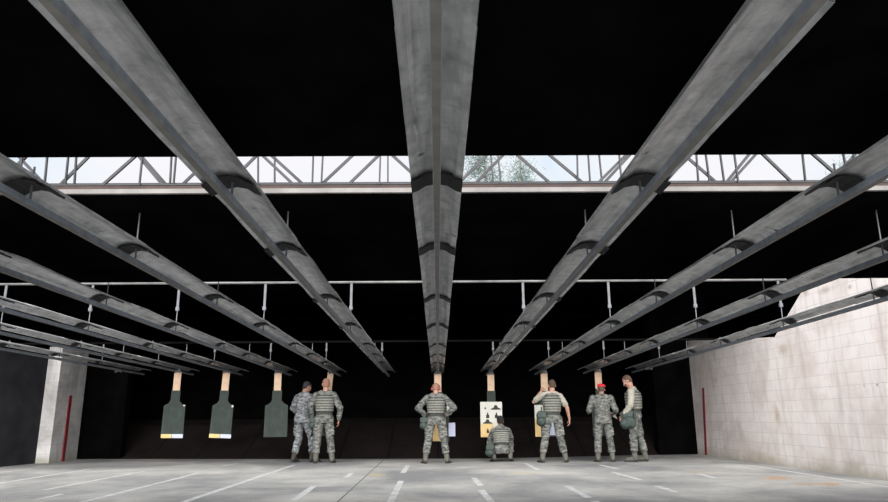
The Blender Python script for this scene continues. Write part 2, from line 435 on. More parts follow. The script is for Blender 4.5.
tB = truss('roof_truss', YB, [(48, 45.3), (77, 75), (172, 170.5), (176.5, 174), (313.5, 312.5), (323, 321.5), (588, 590), (577, 577.5), (720, 724), (843, 848),
      (69, 66), (275, 275), (388, 388), (491, 493), (599, 602), (696, 698), (705.5, 709.5), (802, 805)],
      [((85, 160), (55, 190)), ((143, 158), (169, 188)), ((210, 158), (178, 189)), ((272, 156), (305, 186)), ((354, 154), (322, 184)), ((506, 152), (475, 184)),
       ((546, 152), (583, 183)), ((632.5, 152), (603, 184)), ((688, 158), (718, 184)), ((751, 152), (725, 184))], zb_, ztb, .022, .025,
      'rear steel lattice truss with thicker posts, seen behind the front truss')
bm = bmesh.new(); box(bm, (-1, 4.962, H+1.690), (20, .03, .036)); eb = link('edge_beam', bm, 'chord_paint')
tag(eb, 'pale painted edge beam along the lower side of the sky gap under the trusses', 'beam')
bm = bmesh.new(); box(bm, (-1, 4.968, H+1.7205), (20, .036, .025)); link('rust_band', bm, 'rust_band', eb)
zp = on_y(444, 281.2, 9.50).z
bm = bmesh.new(); rod(bm, (-9.9, 9.50, zp), (5.0, 9.50, zp), .024); pb = link('hanger_pipe', bm, 'pipe_paint', None, True)
tag(pb, 'white painted horizontal pipe carrying the flat hangers of the rails, below the black middle ceiling', 'pipe')
for Y, z, nm in ((13.2, H+1.42, 'nearer'), (15.2, H+1.64, 'farther')):
    bm = bmesh.new(); box(bm, (-1.2, Y, z), (14.6, .05, .035)); o = link('cross_beam', bm, 'trap_black')
    tag(o, 'black steel cross beam over the rail ends, the %s of the two' % nm, 'beam', 'black cross beams')

# ------------------------------------------------------------------ overhead rails
def ez(Y, i=0): return H+1.4005-.0205*Y+.00095*abs(i)*Y
BR = [3.80, 5.32, 7.45, 9.50, 11.7, 13.3, 15.0]
LANE = 1.22
PROF = [(-.149, .016), (-.145, .002), (-.110, .018), (-.092, .036), (-.065, .048), (-.03, .055), (0, .058), (.03, .055), (.065, .048), (.092, .036), (.110, .018), (.145, .002), (.149, .016)]
def make_rail(i, label):
    X = i*LANE
    y0, y1 = -.6, 17.25
    t = empty('target_rail', (X, 0, 0)); tag(t, label, 'rail', 'overhead galvanised target rails')
    rnd = random.Random(i+50)
    bm = bmesh.new()
    # overlapping hood sections
    joints = [y0, 2.2+rnd.uniform(-.3, .3), 4.9, 7.9, 10.9, 13.9, y1]
    th = .003
    for s in range(len(joints)-1):
        a, b = joints[s], joints[s+1]+(.12 if s < len(joints)-2 else 0)
        n = max(6, int((b-a)/.15)); rows = []
        lift = .004*(s % 2)
        bumps = [(rnd.uniform(a, b), rnd.choice((-1, 1)), rnd.uniform(.004, .014)) for _ in range(3)]
        for k in range(n+1):
            y = a+(b-a)*k/n; row = []
            for j, (px, pz) in enumerate(PROF):
                dz = 0.
                for (by, bs, ba) in bumps:
                    if px*bs > .1: dz += ba*math.exp(-((y-by)/.22)**2)
                w = .0025*noise.noise(Vector((y*1.5, j*.7, i*3.1)))
                row.append((bm.verts.new((px*(1+.02*(s % 2))+w, y, ez(y, i)+pz+lift+dz+w)), bm.verts.new((px*(1+.02*(s % 2))+w, y, ez(y, i)+pz+lift+dz+w+th))))
            rows.append(row)
        m = len(PROF)
        for k in range(n):
            for j in range(m-1):
                bm.faces.new((rows[k][j][0], rows[k+1][j][0], rows[k+1][j+1][0], rows[k][j+1][0]))
                bm.faces.new((rows[k][j][1], rows[k][j+1][1], rows[k+1][j+1][1], rows[k+1][j][1]))
            for j in (0, m-1):
                bm.faces.new((rows[k][j][0], rows[k][j][1], rows[k+1][j][1], rows[k+1][j][0]))
        for k in (0, n):
            for j in range(m-1):
                bm.faces.new((rows[k][j][0], rows[k][j+1][0], rows[k][j+1][1], rows[k][j][1]))
    hood = link('hood', bm, 'galvanised', t)
    # slotted track : C channel open at the bottom
    bm = bmesh.new()
    c = [(-.0205, -.053), (.0205, -.053), (.0205, -.094), (.010, -.094), (.010, -.088), (.0165, -.088), (.0165, -.057), (-.0165, -.057), (-.0165, -.088), (-.010, -.088), (-.010, -.094), (-.0205, -.094)]
    fa = [bm.verts.new((x, y0, ez(y0, i)+z)) for x, z in c]; fb = [bm.verts.new((x, y1-.05, ez(y1-.05, i)+z)) for x, z in c]
    n = len(c)
    for k in range(n): bm.faces.new((fa[k], fa[(k+1) % n], fb[(k+1) % n], fb[k]))
    bm.faces.new(fa); bm.faces.new(fb[::-1])
    tk = link('track', bm, 'track_steel', t)
    bm = bmesh.new(); bar(bm, (0, y0+.01, ez(y0, i)-.0945), (0, y1-.06, ez(y1-.05, i)-.0945), .036, .003); link('slot_shade_strip', bm, 'slot_dark_tone', tk)  # closed strip across the open slot, its dark interior put in as colour
    for q, Y in enumerate(BR):
        Y += (.05*abs(i), .02*abs(i), 0, 0, 0, 0, 0)[q]
        z = ez(Y, i)
        bm = bmesh.new(); hw = .10 if q < 4 else .08
        st = [(-.150, -.006), (-.110, .010), (-.065, .040), (0, .052), (.065, .040), (.110, .010), (.150, -.006), (.150, -.011), (.110, .004), (.065, .034), (0, .046), (-.065, .034), (-.110, .004), (-.150, -.011)]
        M = Matrix(((1, 0, 0, 0), (0, 0, 1, Y), (0, 1, 0, z), (0, 0, 0, 1)))
        prism(bm, st, -hw, hw, M)
        # turned-up ears that clasp the hood edge
        for sx in (-1, 1): box(bm, (sx*.148, Y, z-.006), (.003, hw*2, .016))
        link('strap', bm, 'dark_strap', t)
        bm = bmesh.new(); rod(bm, (0, Y, z-.06), (0, Y, z+.05), .007)
        if q == 0: top = H+1.53-.02*abs(i)
        elif q == 1: top = H+1.66
        elif q == 2: top = H+1.50
        elif q == 3: top = on_y(444, 308, 9.50).z+.03
        elif q == 4: top = z+.09
        elif q == 5: top = H+1.40
        else: top = H+1.45
        rod(bm, (0, Y, z+.04), (0, Y, top), .0065)
        rod(bm, (0, Y, z+.058), (0, Y, z+.07), .016, None, 6)
        link('hanger_rod', bm, 'rod_steel' if q != 0 else 'rod_steel', t)
        if q in (3, 6):
            bm = bmesh.new(); zt = zp if q == 3 else H+1.63
            Yo = Y
            box(bm, (0, Yo, (zt+top-.03)/2), (.032, .012, zt-top+.03)); box(bm, (0, Yo, top-.02), (.045, .03, .05))
            if q == 6: bar(bm, (0, Yo, zt-.02), (0, 15.2, H+1.63), .02, .02)
            link('hanger_plate', bm, 'hanger_paint', t)
    return t
RL = {0: 'centre rail of the row, straight above the person with hands on hips',
      -1: 'rail just left of the centre rail, with no target under its end',
      -2: 'second rail left of the centre one, ending above the two left people',
      -3: 'third rail left of the centre, carrying the plain green target',
      -4: 'fourth rail left of centre, carrying the middle green target',
      -5: 'fifth rail left of the centre, carrying the leftmost green target',
      -6: 'outermost left rail, passing across the top of the concrete pier',
      1: 'rail just right of the centre rail, ending above the crouching person',
      2: 'second rail right of centre, above the person with a raised arm',
      3: 'third rail right of the centre one, ending above the red beret',
      4: 'outermost right rail, crossing in front of the white block wall'}
for i in range(-6, 5): make_rail(i, 'galvanised steel ' + RL[i])

# carriers without a target
def carrier_mesh(bm, z):
    box(bm, (0, 0, z-.022), (.075, .09, .035)); box(bm, (0, 0, z-.040), (.15, .03, .03))
    for sx in (-1, 1):
        rod(bm, (sx*.036, -.03, z-.005), (sx*.036, .03, z-.005), .022, None, 12); box(bm, (sx*.06, 0, z-.045), (.02, .045, .05))
YT = 15.92
for i, lab in ((-6, 'empty dark target carrier clamped under the outermost left rail'), (4, 'empty dark target carrier clamped under the outermost right rail')):
    bm = bmesh.new(); Yc = YT-.1; zz = ez(Yc, i)-.094
    carrier_mesh(bm, 0)
    o = link('target_carrier', bm, 'carrier_steel'); o.location = (i*LANE, Yc, zz+.03); tag(o, lab, 'carrier')

# ------------------------------------------------------------------ targets
GREEN = [(-.105, 1.04), (.105, 1.04), (.105, .82), (.15, .755), (.25, .70), (.255, 0), (-.255, 0), (-.25, .70), (-.15, .755), (-.105, .82)]
def disc_ring(bm, cx, cy, r, w, M, th, seg=28):
    for k in range(seg):
        a0, a1 = 2*PI*k/seg, 2*PI*(k+1)/seg
        p = [(cx+math.cos(a)*q, cy+math.sin(a)*q) for a, q in ((a0, r), (a1, r), (a1, r-w), (a0, r-w))]
        prism(bm, p, 0, th, M)
def target(i, zbot, ztop, label, tilt=0, yaw=0, dx=0, wscale=1, marks=(), green=True, Y=YT):
    if i > 0: Y = 16.35
    X = i*LANE+dx+(.02*i if i > 0 else 0)
    zr = ez(Y, i)-.094
    t = empty('range_target', (X, Y, zr), yaw); tag(t, label, 'target', 'targets hanging from the rails')
    bm = bmesh.new(); carrier_mesh(bm, .03); link('carrier', bm, 'carrier_steel', t)
    L = zr-.05
    T = Matrix.Rotation(tilt, 4, 'Y')
    Z = Matrix.Translation((0, 0, -zr))                      # world height -> local
    F = Matrix(((1, 0, 0, 0), (0, 0, 1, 0), (0, 1, 0, 0), (0, 0, 0, 1)))
    bm = bmesh.new(); M = T @ Z @ F
    prism(bm, [(-.08, ztop-.03), (.08, ztop-.03), (.08, L+.042), (-.08, L+.042)], .006, .022, M)
    link('slat', bm, 'slat_wood', t)
    M = T @ Z @ Matrix.Translation((0, 0, zbot)) @ F
    hs = (ztop-zbot)/1.04
    bm = bmesh.new(); prism(bm, [(x*wscale, y*hs) for x, y in GREEN], 0, .006, M)
    board = link('board', bm, 'target_green', t)
    bm = bmesh.new(); disc_ring(bm, .02, .50*hs, .13, .008, M, -.002); disc_ring(bm, .02, .93*hs, .045, .006, M, -.002)
    prism(bm, [(-.10, .2), (-.092, .2), (-.075, .68), (-.083, .68)], 0, -.002, M); prism(bm, [(.13, .2), (.138, .2), (.12, .68), (.112, .68)], 0, -.002, M)
    link('printed_outline', bm, 'target_line', board)
    for (x0, y0, x1, y1, mat) in marks:
        bm = bmesh.new(); prism(bm, [(x0, y0), (x1, y0), (x1, y1), (x0, y1)], -.010, -.002, M)
        link('paper', bm, mat, t)
    return t, M
hgt = lambda py, px=444: on_y(px, py, YT).z
zb1, zt1 = hgt(438), hgt(390.5)
pat = [(-.24, 0, -.005, .085, 'paper_yellow'), (.005, 0, .25, .085, 'paper_lavender')]
target(-5, hgt(438, 173), hgt(390.5, 173), 'dark green silhouette target board, leftmost of the row, yellow and lavender strips on its foot', tilt=R(.6), wscale=.98, dx=.10,
       marks=pat+[(.20, .70, .24, .73, 'paper_white')])
target(-4, hgt(438, 222), hgt(390.5, 222), 'dark green silhouette target board, second from the left, creased, with strips on its foot', tilt=R(2.0), wscale=.95,
       marks=pat+[(.20, .68, .24, .73, 'paper_white')])
target(-3, hgt(437, 276), hgt(390.5, 276), 'plain dark green silhouette target board without strips, third from the left', tilt=R(-.3), wscale=1.04, dx=-.03)
target(-2, hgt(436, 332), hgt(390, 332), 'target on a leaning tan slat, its board hidden behind the vested person on the left', tilt=R(6), wscale=.55, yaw=R(50), dx=-.03, Y=15.95)
target(0, hgt(441), hgt(392), 'target with yellow and white papers, hidden behind the man with hands on hips',
       marks=[(-.12, -.0, .17, .40, 'paper_yellow'), (.24, .10, .39, .40, 'paper_lavender'), (.20, .58, .31, .84, 'paper_white')])
tR1, MR1 = target(1, hgt(438), hgt(390.5), 'white paper target printed with small black figures, above the crouching person', wscale=.95, dx=.02,
       marks=[(-.265, .0, .245, .80, 'paper_white')])
bm = bmesh.new(); prism(bm, [(-.262, .0), (.03, .0), (.03, .315), (-.262, .29)], -.013, -.010, MR1); link('yellow_paper', bm, 'paper_yellow', tR1)
def figure(kind, cx, cy, s):
    bm = bmesh.new()
    if kind == 'hat': pts = [(-1, -.35), (1, -.35), (1, -.15), (.6, 0), (.35, .15), (.3, .45), (-.1, .6), (-.35, .4), (-.4, .1), (-1, -.15)]
    else: pts = [(-.5, -1), (.5, -1), (.5, -.1), (.22, .15), (.2, .6), (0, .8), (-.2, .6), (-.22, .15), (-.5, -.1)]
    prism(bm, [(cx+x*s, cy+y*s) for x, y in pts], -.016, -.010, MR1); link('printed_figure', bm, 'silhouette_ink', tR1)
figure('hat', .10, .66, .115); figure('man', -.15, .665, .035); figure('man', -.095, .50, .075); figure('man', .11, .50, .075)
figure('hat', -.10, .34, .11); figure('man', -.10, .15, .06)
target(2, hgt(438), hgt(391), 'pale yellow paper target half hidden behind the person with a raised left arm',
       dx=.05, marks=[(-.262, .0, .03, .40, 'paper_yellow'), (-.262, .40, .03, .72, 'paper_white'), (.06, .03, .32, .3, 'paper_lavender')])
target(3, hgt(438), hgt(389), 'green target hidden behind the person in the red beret, only its neck showing', dx=.10, wscale=.8)

# ------------------------------------------------------------------ people
def remesh(o, vox, sm=6, disp=0, dscale=.09):
    m = o.modifiers.new('remesh', 'REMESH'); m.mode = 'VOXEL'; m.voxel_size = vox; m.use_smooth_shade = True
    s = o.modifiers.new('smooth', 'SMOOTH'); s.factor = .5; s.iterations = sm
    if disp:
        key = 'folds%.2f' % dscale
        tx = bpy.data.textures.get(key)
        if not tx:
            tx = bpy.data.textures.new(key, 'CLOUDS'); tx.noise_scale = dscale; tx.noise_depth = 2
        d = o.modifiers.new('folds', 'DISPLACE'); d.texture = tx; d.strength = disp; d.mid_level = .5; d.texture_coords = 'LOCAL'
V = Vector
def hand(bm, wrist, d, pn, side, curl=30, k=1.0):
    """side: unit vector from palm centre to the thumb side"""
    d = V(d).normalized(); pn = (V(pn)-d*V(pn).dot(d)).normalized()
    s = d.cross(pn).normalized()
    if s.dot(V(side)) < 0: s = -s
    wrist = V(wrist)
    offs = [.030, .010, -.010, -.029]; ln = [.072, .080, .074, .060]
    for o_, l_ in zip(offs, ln):
        kn = wrist+d*.088*k+s*o_*k
        cap(bm, wrist+s*o_*.5+d*.01, kn, .0145*k, .0115*k, 8)
        p = kn; ang = R(curl*.6)
        for q, (fr, rr) in enumerate(((.45, .0092), (.32, .0085), (.23, .0076))):
            dd = d*math.cos(ang)+pn*math.sin(ang); e = p+dd*l_*fr*k
            cap(bm, p, e, rr*k, rr*.94*k, 8); p = e; ang += R(curl)
    b0 = wrist+d*.022+s*.02; b1 = b0+(d*.6+s*.75+pn*.3).normalized()*.042*k; b2 = b1+(d*.85+s*.3+pn*.4).normalized()*.032*k
    b3 = b2+(d*.95+pn*.4).normalized()*.026*k
    cap(bm, b0, b1, .0145, .0115, 8); cap(bm, b1, b2, .011, .010, 8); cap(bm, b2, b3, .010, .0085, 8)

BASE = dict(head=(0, .03, 1.60), neck=(0, 0, 1.46), chest=(0, 0, 1.28), waist=(0, 0, 1.06), pelvis=(0, 0, .93),
            ls=(-.185, 0, 1.40), rs=(.185, 0, 1.40), le=(-.25, -.02, 1.13), re=(.25, -.02, 1.13), lw=(-.24, .08, .90), rw=(.24, .08, .90),
            lh=(-.095, 0, .90), rh=(.095, 0, .90), lk=(-.12, .02, .50), rk=(.12, .02, .50), la=(-.15, -.03, .10), ra=(.15, -.03, .10),
            lt=(-.20, 1, 0), rt=(.20, 1, 0), lhd=(0, .15, -1), rhd=(0, .15, -1), lpn=(1, 0, 0), rpn=(-1, 0, 0), hyaw=0, hpitch=0, hroll=0)
def person(px, py, rz, label, J={}, skin='skin_fair', hair='hair_brown', hairtype='short', uniform='camo', top='vest', boots='boot_sage', extras=(), scale=1.0, hi=None):
    j = dict(BASE); j.update(J)
    g = {k: (V(v) if isinstance(v, tuple) else v) for k, v in j.items()}
    p = on_z(px, py)
    root = empty('person', (p.x, p.y, 0), rz); root.scale = (scale,)*3
    tag(root, label, 'person', 'people at the targets')
    side = (g['rs']-g['ls']).normalized(); hips = (g['rh']-g['lh']).normalized()
    # ---- body: one continuous surface
    bm = bmesh.new()
    hm = Matrix.Rotation(g['hyaw'], 3, 'Z') @ Matrix.Rotation(g['hpitch'], 3, 'X') @ Matrix.Rotation(g['hroll'], 3, 'Y')
    hc = g['head']
    def hp(x, y, z): return hc+hm @ V((x, y, z))
    ball(bm, hp(0, -.008, .03), (.075, .095, .092), hm, 20, 14)
    ball(bm, hp(0, .02, -.035), (.062, .072, .075), hm, 20, 12)
    ball(bm, hp(0, .055, -.085), (.034, .032, .026), hm)          # chin
    cap(bm, hp(0, .088, .005), hp(0, .108, -.030), .009, .014, 8)  # nose
    ball(bm, hp(0, .088, -.058), (.024, .010, .006), hm, 12, 6); ball(bm, hp(0, .086, -.066), (.021, .010, .006), hm, 12, 6)
    for sx in (-1, 1):
        ball(bm, hp(sx*.078, -.005, -.008), (.011, .02, .032), hm @ Matrix.Rotation(sx*.3, 3, 'Z'), 10, 8)
        ball(bm, hp(sx*.032, .080, .022), (.020, .010, .007), hm, 10, 6)
        ball(bm, hp(sx*.045, .055, -.025), (.024, .026, .022), hm, 10, 6)
    cap(bm, g['neck']+V((0, 0, -.05)), hp(0, -.018, -.05), .064, .056, 16)
    loft(bm, [(g['pelvis']+V((0, 0, -.07)), .13, .09), (g['pelvis'], .155, .10), (g['waist'], .135, .09), (g['chest'], .155, .105), ((g['ls']+g['rs'])/2-V((0, 0, .02)), .165, .09), (g['neck']-V((0, 0, .01)), .07, .06)], side)
    for s, sx in (('l', -1), ('r', 1)):
        sh, el, wr = g[s+'s'], g[s+'e'], g[s+'w']
        cap(bm, sh+V((-sx*.02, 0, -.03)), el, .050, .040, 14); cap(bm, el, el.lerp(wr, .3), .041, .042, 14); cap(bm, el.lerp(wr, .3), wr, .042, .026, 14)
        thumb = g['pelvis']+V((0, .6, .3))-wr
        hand(bm, wr, g[s+'hd'], g[s+'pn'], j.get(s+'thumb', (0, 1, .2)), j.get(s+'curl', 28))
        cap(bm, g[s+'h'], g[s+'k'], .078, .052, 14); cap(bm, g[s+'k'], g[s+'a'], .052, .036, 14)
        td = g[s+'t'].normalized(); cap(bm, g[s+'a']-V((0, 0, .04)), g[s+'a']+td*.13-V((0, 0, .055)), .034, .028, 10)
    body = link('body', bm, skin, root); remesh(body, .0062, 3)
    for sx in (-1, 1):
        bm = bmesh.new(); ball(bm, hp(sx*.031, .0745, .006), .0125, None, 12, 8); e = link('eye', bm, 'eye_white', root, True)
        bm = bmesh.new(); ball(bm, hp(sx*.031, .0838, .006), .0055, None, 8, 6); link('iris', bm, 'hair_brown', e, True)
    # ---- hair
    bm = bmesh.new()
    if hairtype == 'bun':
        ball(bm, hp(0, -.018, .036), (.088, .103, .098), hm, 20, 14); ball(bm, hp(0, -.115, .0), (.045, .035, .04), hm, 14, 10); ball(bm, hp(0, -.04, -.03), (.075, .07, .06), hm, 14, 10)
    else:
        ball(bm, hp(0, -.018, .040), (.079, .094, .090), hm, 20, 14); ball(bm, hp(0, -.048, -.012), (.066, .056, .058), hm, 16, 10)
    h = link('hair', bm, hair, root); remesh(h, .008, 3)
    # ---- trousers
    bm = bmesh.new()
    tp = j.get('twaist', None) or g['waist'].lerp(g['pelvis'], .25)
    loft(bm, [(g['pelvis']+V((0, 0, -.10)), .155, .12), (g['pelvis']+V((0, -.01, -.02)), .180, .128), (tp, .158, .118)], hips)
    for s, sx in (('l', -1), ('r', 1)):
        hp_, kn, an = g[s+'h'], g[s+'k'], g[s+'a']
        cap(bm, hp_+V((0, -.005, 0)), hp_.lerp(kn, .5), .104, .094, 16); cap(bm, hp_.lerp(kn, .5), kn, .092, .080, 16)
        cal = kn.lerp(an, .45); low = kn.lerp(an, .66)
        cap(bm, kn, cal, .080, .080, 16); cap(bm, cal, low, .080, .074, 16)
        ball(bm, low, (.083, .083, .04), None, 16, 10)                               # bloused cuff
        pk = hp_.lerp(kn, .62)+V((sx*.072, -.005, 0)); box(bm, pk, (.05, .15, .18))     # cargo pocket
    tr = link('trousers', bm, uniform, root); remesh(tr, .010, 5, .045, .075)
    # ---- boots
    for s in ('l', 'r'):
        an = g[s+'a']; kn = g[s+'k']; td = g[s+'t'].normalized(); up = (kn-an).normalized()
        bm = bmesh.new()
        cap(bm, an+up*.22, an, .062, .055, 14); cap(bm, an-V((0, 0, .03))-td*.02, an+td*.15-V((0, 0, .055)), .046, .036, 14)
        bt = link('boot', bm, boots, root); remesh(bt, .008, 3)
        bm = bmesh.new()
        pr = j.get(s+'heel', 0)
        M = Matrix.Rotation(math.atan2(td.y, td.x), 3, 'Z') @ Matrix.Rotation(pr, 3, 'Y')
        c = an+td*.06-V((0, 0, .087))
        for (ox, wd, ln_) in ((-.055, .072, .09), (.03, .076, .10), (.095, .088, .09), (.135, .068, .05)):
            box(bm, c+M @ V((ox-.01, 0, 0)), (ln_, wd, .026), M)
        so = link('sole', bm, 'sole_dark', bt)
    # ---- upper clothing
    bm = bmesh.new()
    cover = 'jacket' if top in ('jacket', 'vest') else 'shirt'
    mid = (g['ls']+g['rs'])/2
    low = g['pelvis']+V((0, -.005, -.10)) if top == 'jacket' else g['waist'].lerp(g['pelvis'], .15)
    rings = [(low, .190 if top == 'jacket' else .162, .140 if top == 'jacket' else .118)]
    if top == 'jacket': rings.append((g['pelvis']+V((0, 0, .02)), .188, .138))
    rings += [(g['waist'], .168, .125), (g['chest'], .19, .135), (mid-V((0, 0, .04)), .198, .118), (mid+V((0, -.01, .035)), .13, .085), (g['neck']+V((0, -.012, .02)), .068, .07)]
    loft(bm, rings, side)
    for s, sx in (('l', -1), ('r', 1)):
        sh, el, wr = g[s+'s'], g[s+'e'], g[s+'w']
        end = sh.lerp(el, .72) if top == 'tee' else (el.lerp(wr, .35) if j.get('rolled') else el.lerp(wr, .93))
        cap(bm, mid+V((sx*.07, -.01, .03)), sh+V((-sx*.02, 0, -.02)), .062, .066, 14)
        if top == 'tee': cap(bm, sh+V((-sx*.012, 0, -.015)), end, .070, .066, 16)
        elif j.get('rolled'): cap(bm, sh, el, .076, .066, 16); cap(bm, el, end, .062, .060, 16); ball(bm, end, .064)
        else: cap(bm, sh+V((-sx*.012, 0, -.022)), el, .076, .068, 16); cap(bm, el, end, .067, .052, 16)
    ja = link('shirt' if top == 'tee' or j.get('sandarms') else 'jacket', bm, 'shirt_sand' if (top == 'tee' or j.get('sandarms')) else uniform, root); remesh(ja, .010, 5, .035, .08)
    if top == 'jacket':
        bm = bmesh.new(); loft(bm, [(g['neck']+V((0, -.01, -.02)), .088, .088), (g['neck']+V((0, -.012, .03)), .078, .082)], side); link('collar', bm, uniform, ja, True)
    # ---- load vest
    if top == 'vest' or j.get('vest'):
        bm = bmesh.new()
        wl = g['waist']+V((0, 0, .0))
        loft(bm, [(wl, .178, .150), (g['waist'].lerp(g['chest'], .5), .19, .158), (g['chest'], .198, .162), (mid-V((0, 0, .02)), .178, .140), (mid+V((0, -.005, .045)), .125, .10)], side)
        ve = link('vest', bm, uniform, root); remesh(ve, .010, 4)
        ups = (mid-wl)
        for q in range(6):
            f = .06+q*.155
            c = wl+ups*f; a = .183+.020*math.sin(min(f, 1)*2.4); dpt = .156+.012*math.sin(f*2.4)
            if q == 5: a -= .016; dpt -= .008
            for nm, mt, hh, dz, gr in (('webbing', 'webbing_light', .036, 0, .004), ('webbing_gap', 'webbing_dark', .022, .032, .001)):
                bm = bmesh.new(); t = ups.normalized()
                c2 = c+t*dz
                loft(bm, [(c2-t*hh/2, a+gr, dpt+gr), (c2+t*hh/2, a+gr, dpt+gr)], side, 28); link(nm, bm, mt, ve)
    # ---- belt
    if top != 'jacket':
        bm = bmesh.new(); t = (g['waist']-g['pelvis']).normalized(); c = g['waist'].lerp(g['pelvis'], .30)
        loft(bm, [(c-t*.028, .176, .136), (c+t*.028, .172, .134)], side, 28); link('belt', bm, 'belt_dark', root)
    for ex in extras:
        if ex[0] == 'pouch':
            _, c, s = ex; bm = bmesh.new(); c = V(c)
            cap(bm, c+V((0, -.03, .05))*s, c+V((0, .03, .05))*s, .085*s, None, 12); cap(bm, c+V((0, -.03, -.05))*s, c+V((0, .04, -.07))*s, .095*s, .09*s, 12)
            po = link('pouch', bm, 'pouch_green', root); remesh(po, .010, 4, .03, .09)
            bm = bmesh.new(); box(bm, c+V((0, -.115*s, .06*s)), (.15*s, .02, .10*s)); box(bm, c+V((.0, -.10*s, .15*s)), (.03, .015, .12)); link('flap', bm, 'pouch_green', po)
        if ex[0] == 'beret':
            bm = bmesh.new(); ball(bm, hp(.012, -.012, .085), (.098, .108, .042), hm @ Matrix.Rotation(.22, 3, 'Y'), 20, 12)
            loft(bm, [(hp(0, -.012, .045), .083, .100), (hp(0, -.012, .085), .085, .102)], hm @ V((1, 0, 0))); be = link('beret', bm, 'beret_red', root); remesh(be, .008, 4)
        if ex[0] == 'muffs':
            bm = bmesh.new()
            for sx in (-1, 1): rod(bm, hp(sx*.078, -.005, .0), hp(sx*.108, -.005, .0), .036, .030, 16)
            mu = link('ear_muff', bm, 'muff_red', root, True)
            bm = bmesh.new(); pr_ = None
            for k in range(9):
                a = PI*k/8; q = hp(math.cos(a)*.098, -.01, .01+math.sin(a)*.125)
                if pr_: cap(bm, pr_, q, .007, None, 8)
                pr_ = q
            link('headband', bm, 'belt_dark', mu, True)
    return root

person(301.5, 462.3, R(-28), 'person without vest at far left of the group, dark hair, grey camouflage jacket',
       dict(pelvis=(-.02, 0, .93), lh=(-.11, 0, .90), rh=(.08, 0, .90), lk=(-.13, .03, .50), la=(-.14, -.10, .10), rk=(.13, .16, .52), ra=(.20, .10, .10),
            le=(-.27, -.04, 1.14), lw=(-.20, .16, .98), re=(.26, .02, 1.13), rw=(.14, .24, 1.05), lhd=(.4, .8, -.2), rhd=(-.6, .7, 0), lt=(-.1, 1, 0), rt=(.6, 1, 0),
            head=(.02, .06, 1.595), hpitch=R(-18), hyaw=R(-25)), 'skin_tan', 'hair_black', uniform='camo_blue', top='jacket', boots='boot_brown', scale=1.05)
person(322.8, 463.2, R(4), 'person in a webbed vest at left, close-cropped ginger hair, green pouch on left thigh',
       dict(lk=(-.13, .02, .50), rk=(.13, .02, .50), la=(-.15, -.02, .10), ra=(.19, -.02, .10), ls=(-.20, 0, 1.41), rs=(.20, 0, 1.41),
            le=(-.30, .02, 1.14), lw=(-.25, .14, .93), re=(.33, -.02, 1.13), rw=(.30, .05, .88), head=(.01, .03, 1.62), hyaw=R(18)),
       'skin_fair', 'hair_ginger', extras=[('pouch', (-.25, .05, .83), .85)], scale=1.06)
person(436.2, 463.4, R(0), 'person in a webbed vest standing astride with both hands on hips under the centre rail',
       dict(lk=(-.17, .0, .50), rk=(.17, .0, .50), la=(-.235, -.03, .10), ra=(.235, -.03, .10), lh=(-.11, 0, .90), rh=(.11, 0, .90), le=(-.40, -.07, 1.17), lw=(-.23, .05, 1.02), re=(.40, -.07, 1.17), rw=(.23, .05, 1.02),
            lhd=(.5, .7, -.15), rhd=(-.5, .7, -.15), lpn=(.5, -.3, -.3), rpn=(-.5, -.3, -.3), lthumb=(0, 0, 1), rthumb=(0, 0, 1), head=(0, .07, 1.58), hpitch=R(-26), ls=(-.20, 0, 1.41), rs=(.20, 0, 1.41), lt=(-.35, 1, 0), rt=(.35, 1, 0)),
       'skin_fair', 'hair_ginger', extras=[('pouch', (-.27, .0, .86), .95), ('muffs',)], scale=1.0)
person(502, 461.8, R(0), 'person with black hair crouching on the heels in front of the printed paper target',
       dict(pelvis=(0, -.02, .30), waist=(0, .02, .42), chest=(0, .07, .62), ls=(-.18, .09, .73), rs=(.18, .09, .73), neck=(0, .13, .80), head=(.0, .17, .925), hpitch=R(-20),
            lh=(-.10, 0, .28), rh=(.10, 0, .28), lk=(-.25, .36, .44), rk=(.25, .36, .44), la=(-.19, -.02, .13), ra=(.20, -.02, .13), lt=(-.3, 1, 0), rt=(.3, 1, 0), lheel=R(12), rheel=R(12),
            le=(-.25, .24, .52), lw=(-.13, .42, .56), re=(.26, .24, .52), rw=(.14, .42, .60), lhd=(.4, .9, .2), rhd=(-.4, .9, .2), lpn=(.5, 0, -1), rpn=(-.5, 0, -1), lthumb=(1, 0, 0), rthumb=(-1, 0, 0)),
       'skin_tan', 'hair_black', 'bun', extras=[('pouch', (-.29, -.08, .28), 1.1)], scale=.94)
person(554.3, 462.6, R(0), 'person in a sand t-shirt and webbed vest, left arm raised to the target',
       dict(lk=(-.17, .02, .50), rk=(.16, .02, .50), la=(-.25, .0, .10), ra=(.25, .0, .10), lh=(-.11, 0, .90), rh=(.11, 0, .90), le=(-.37, .14, 1.27), lw=(-.16, .33, 1.52), re=(.33, -.01, 1.14), rw=(.38, .06, .90),
            ls=(-.20, .02, 1.43), rs=(.20, 0, 1.40), lhd=(.3, .6, .6), lpn=(.3, .5, -.6), lthumb=(1, 0, 0), head=(.03, .05, 1.62), hpitch=R(-8), hyaw=R(8), vest=True, lt=(-.3, 1, 0), rt=(.3, 1, 0)),
       'skin_fair', 'hair_brown', top='tee', extras=[('pouch', (-.25, -.04, .93), 1.15)], scale=1.01)
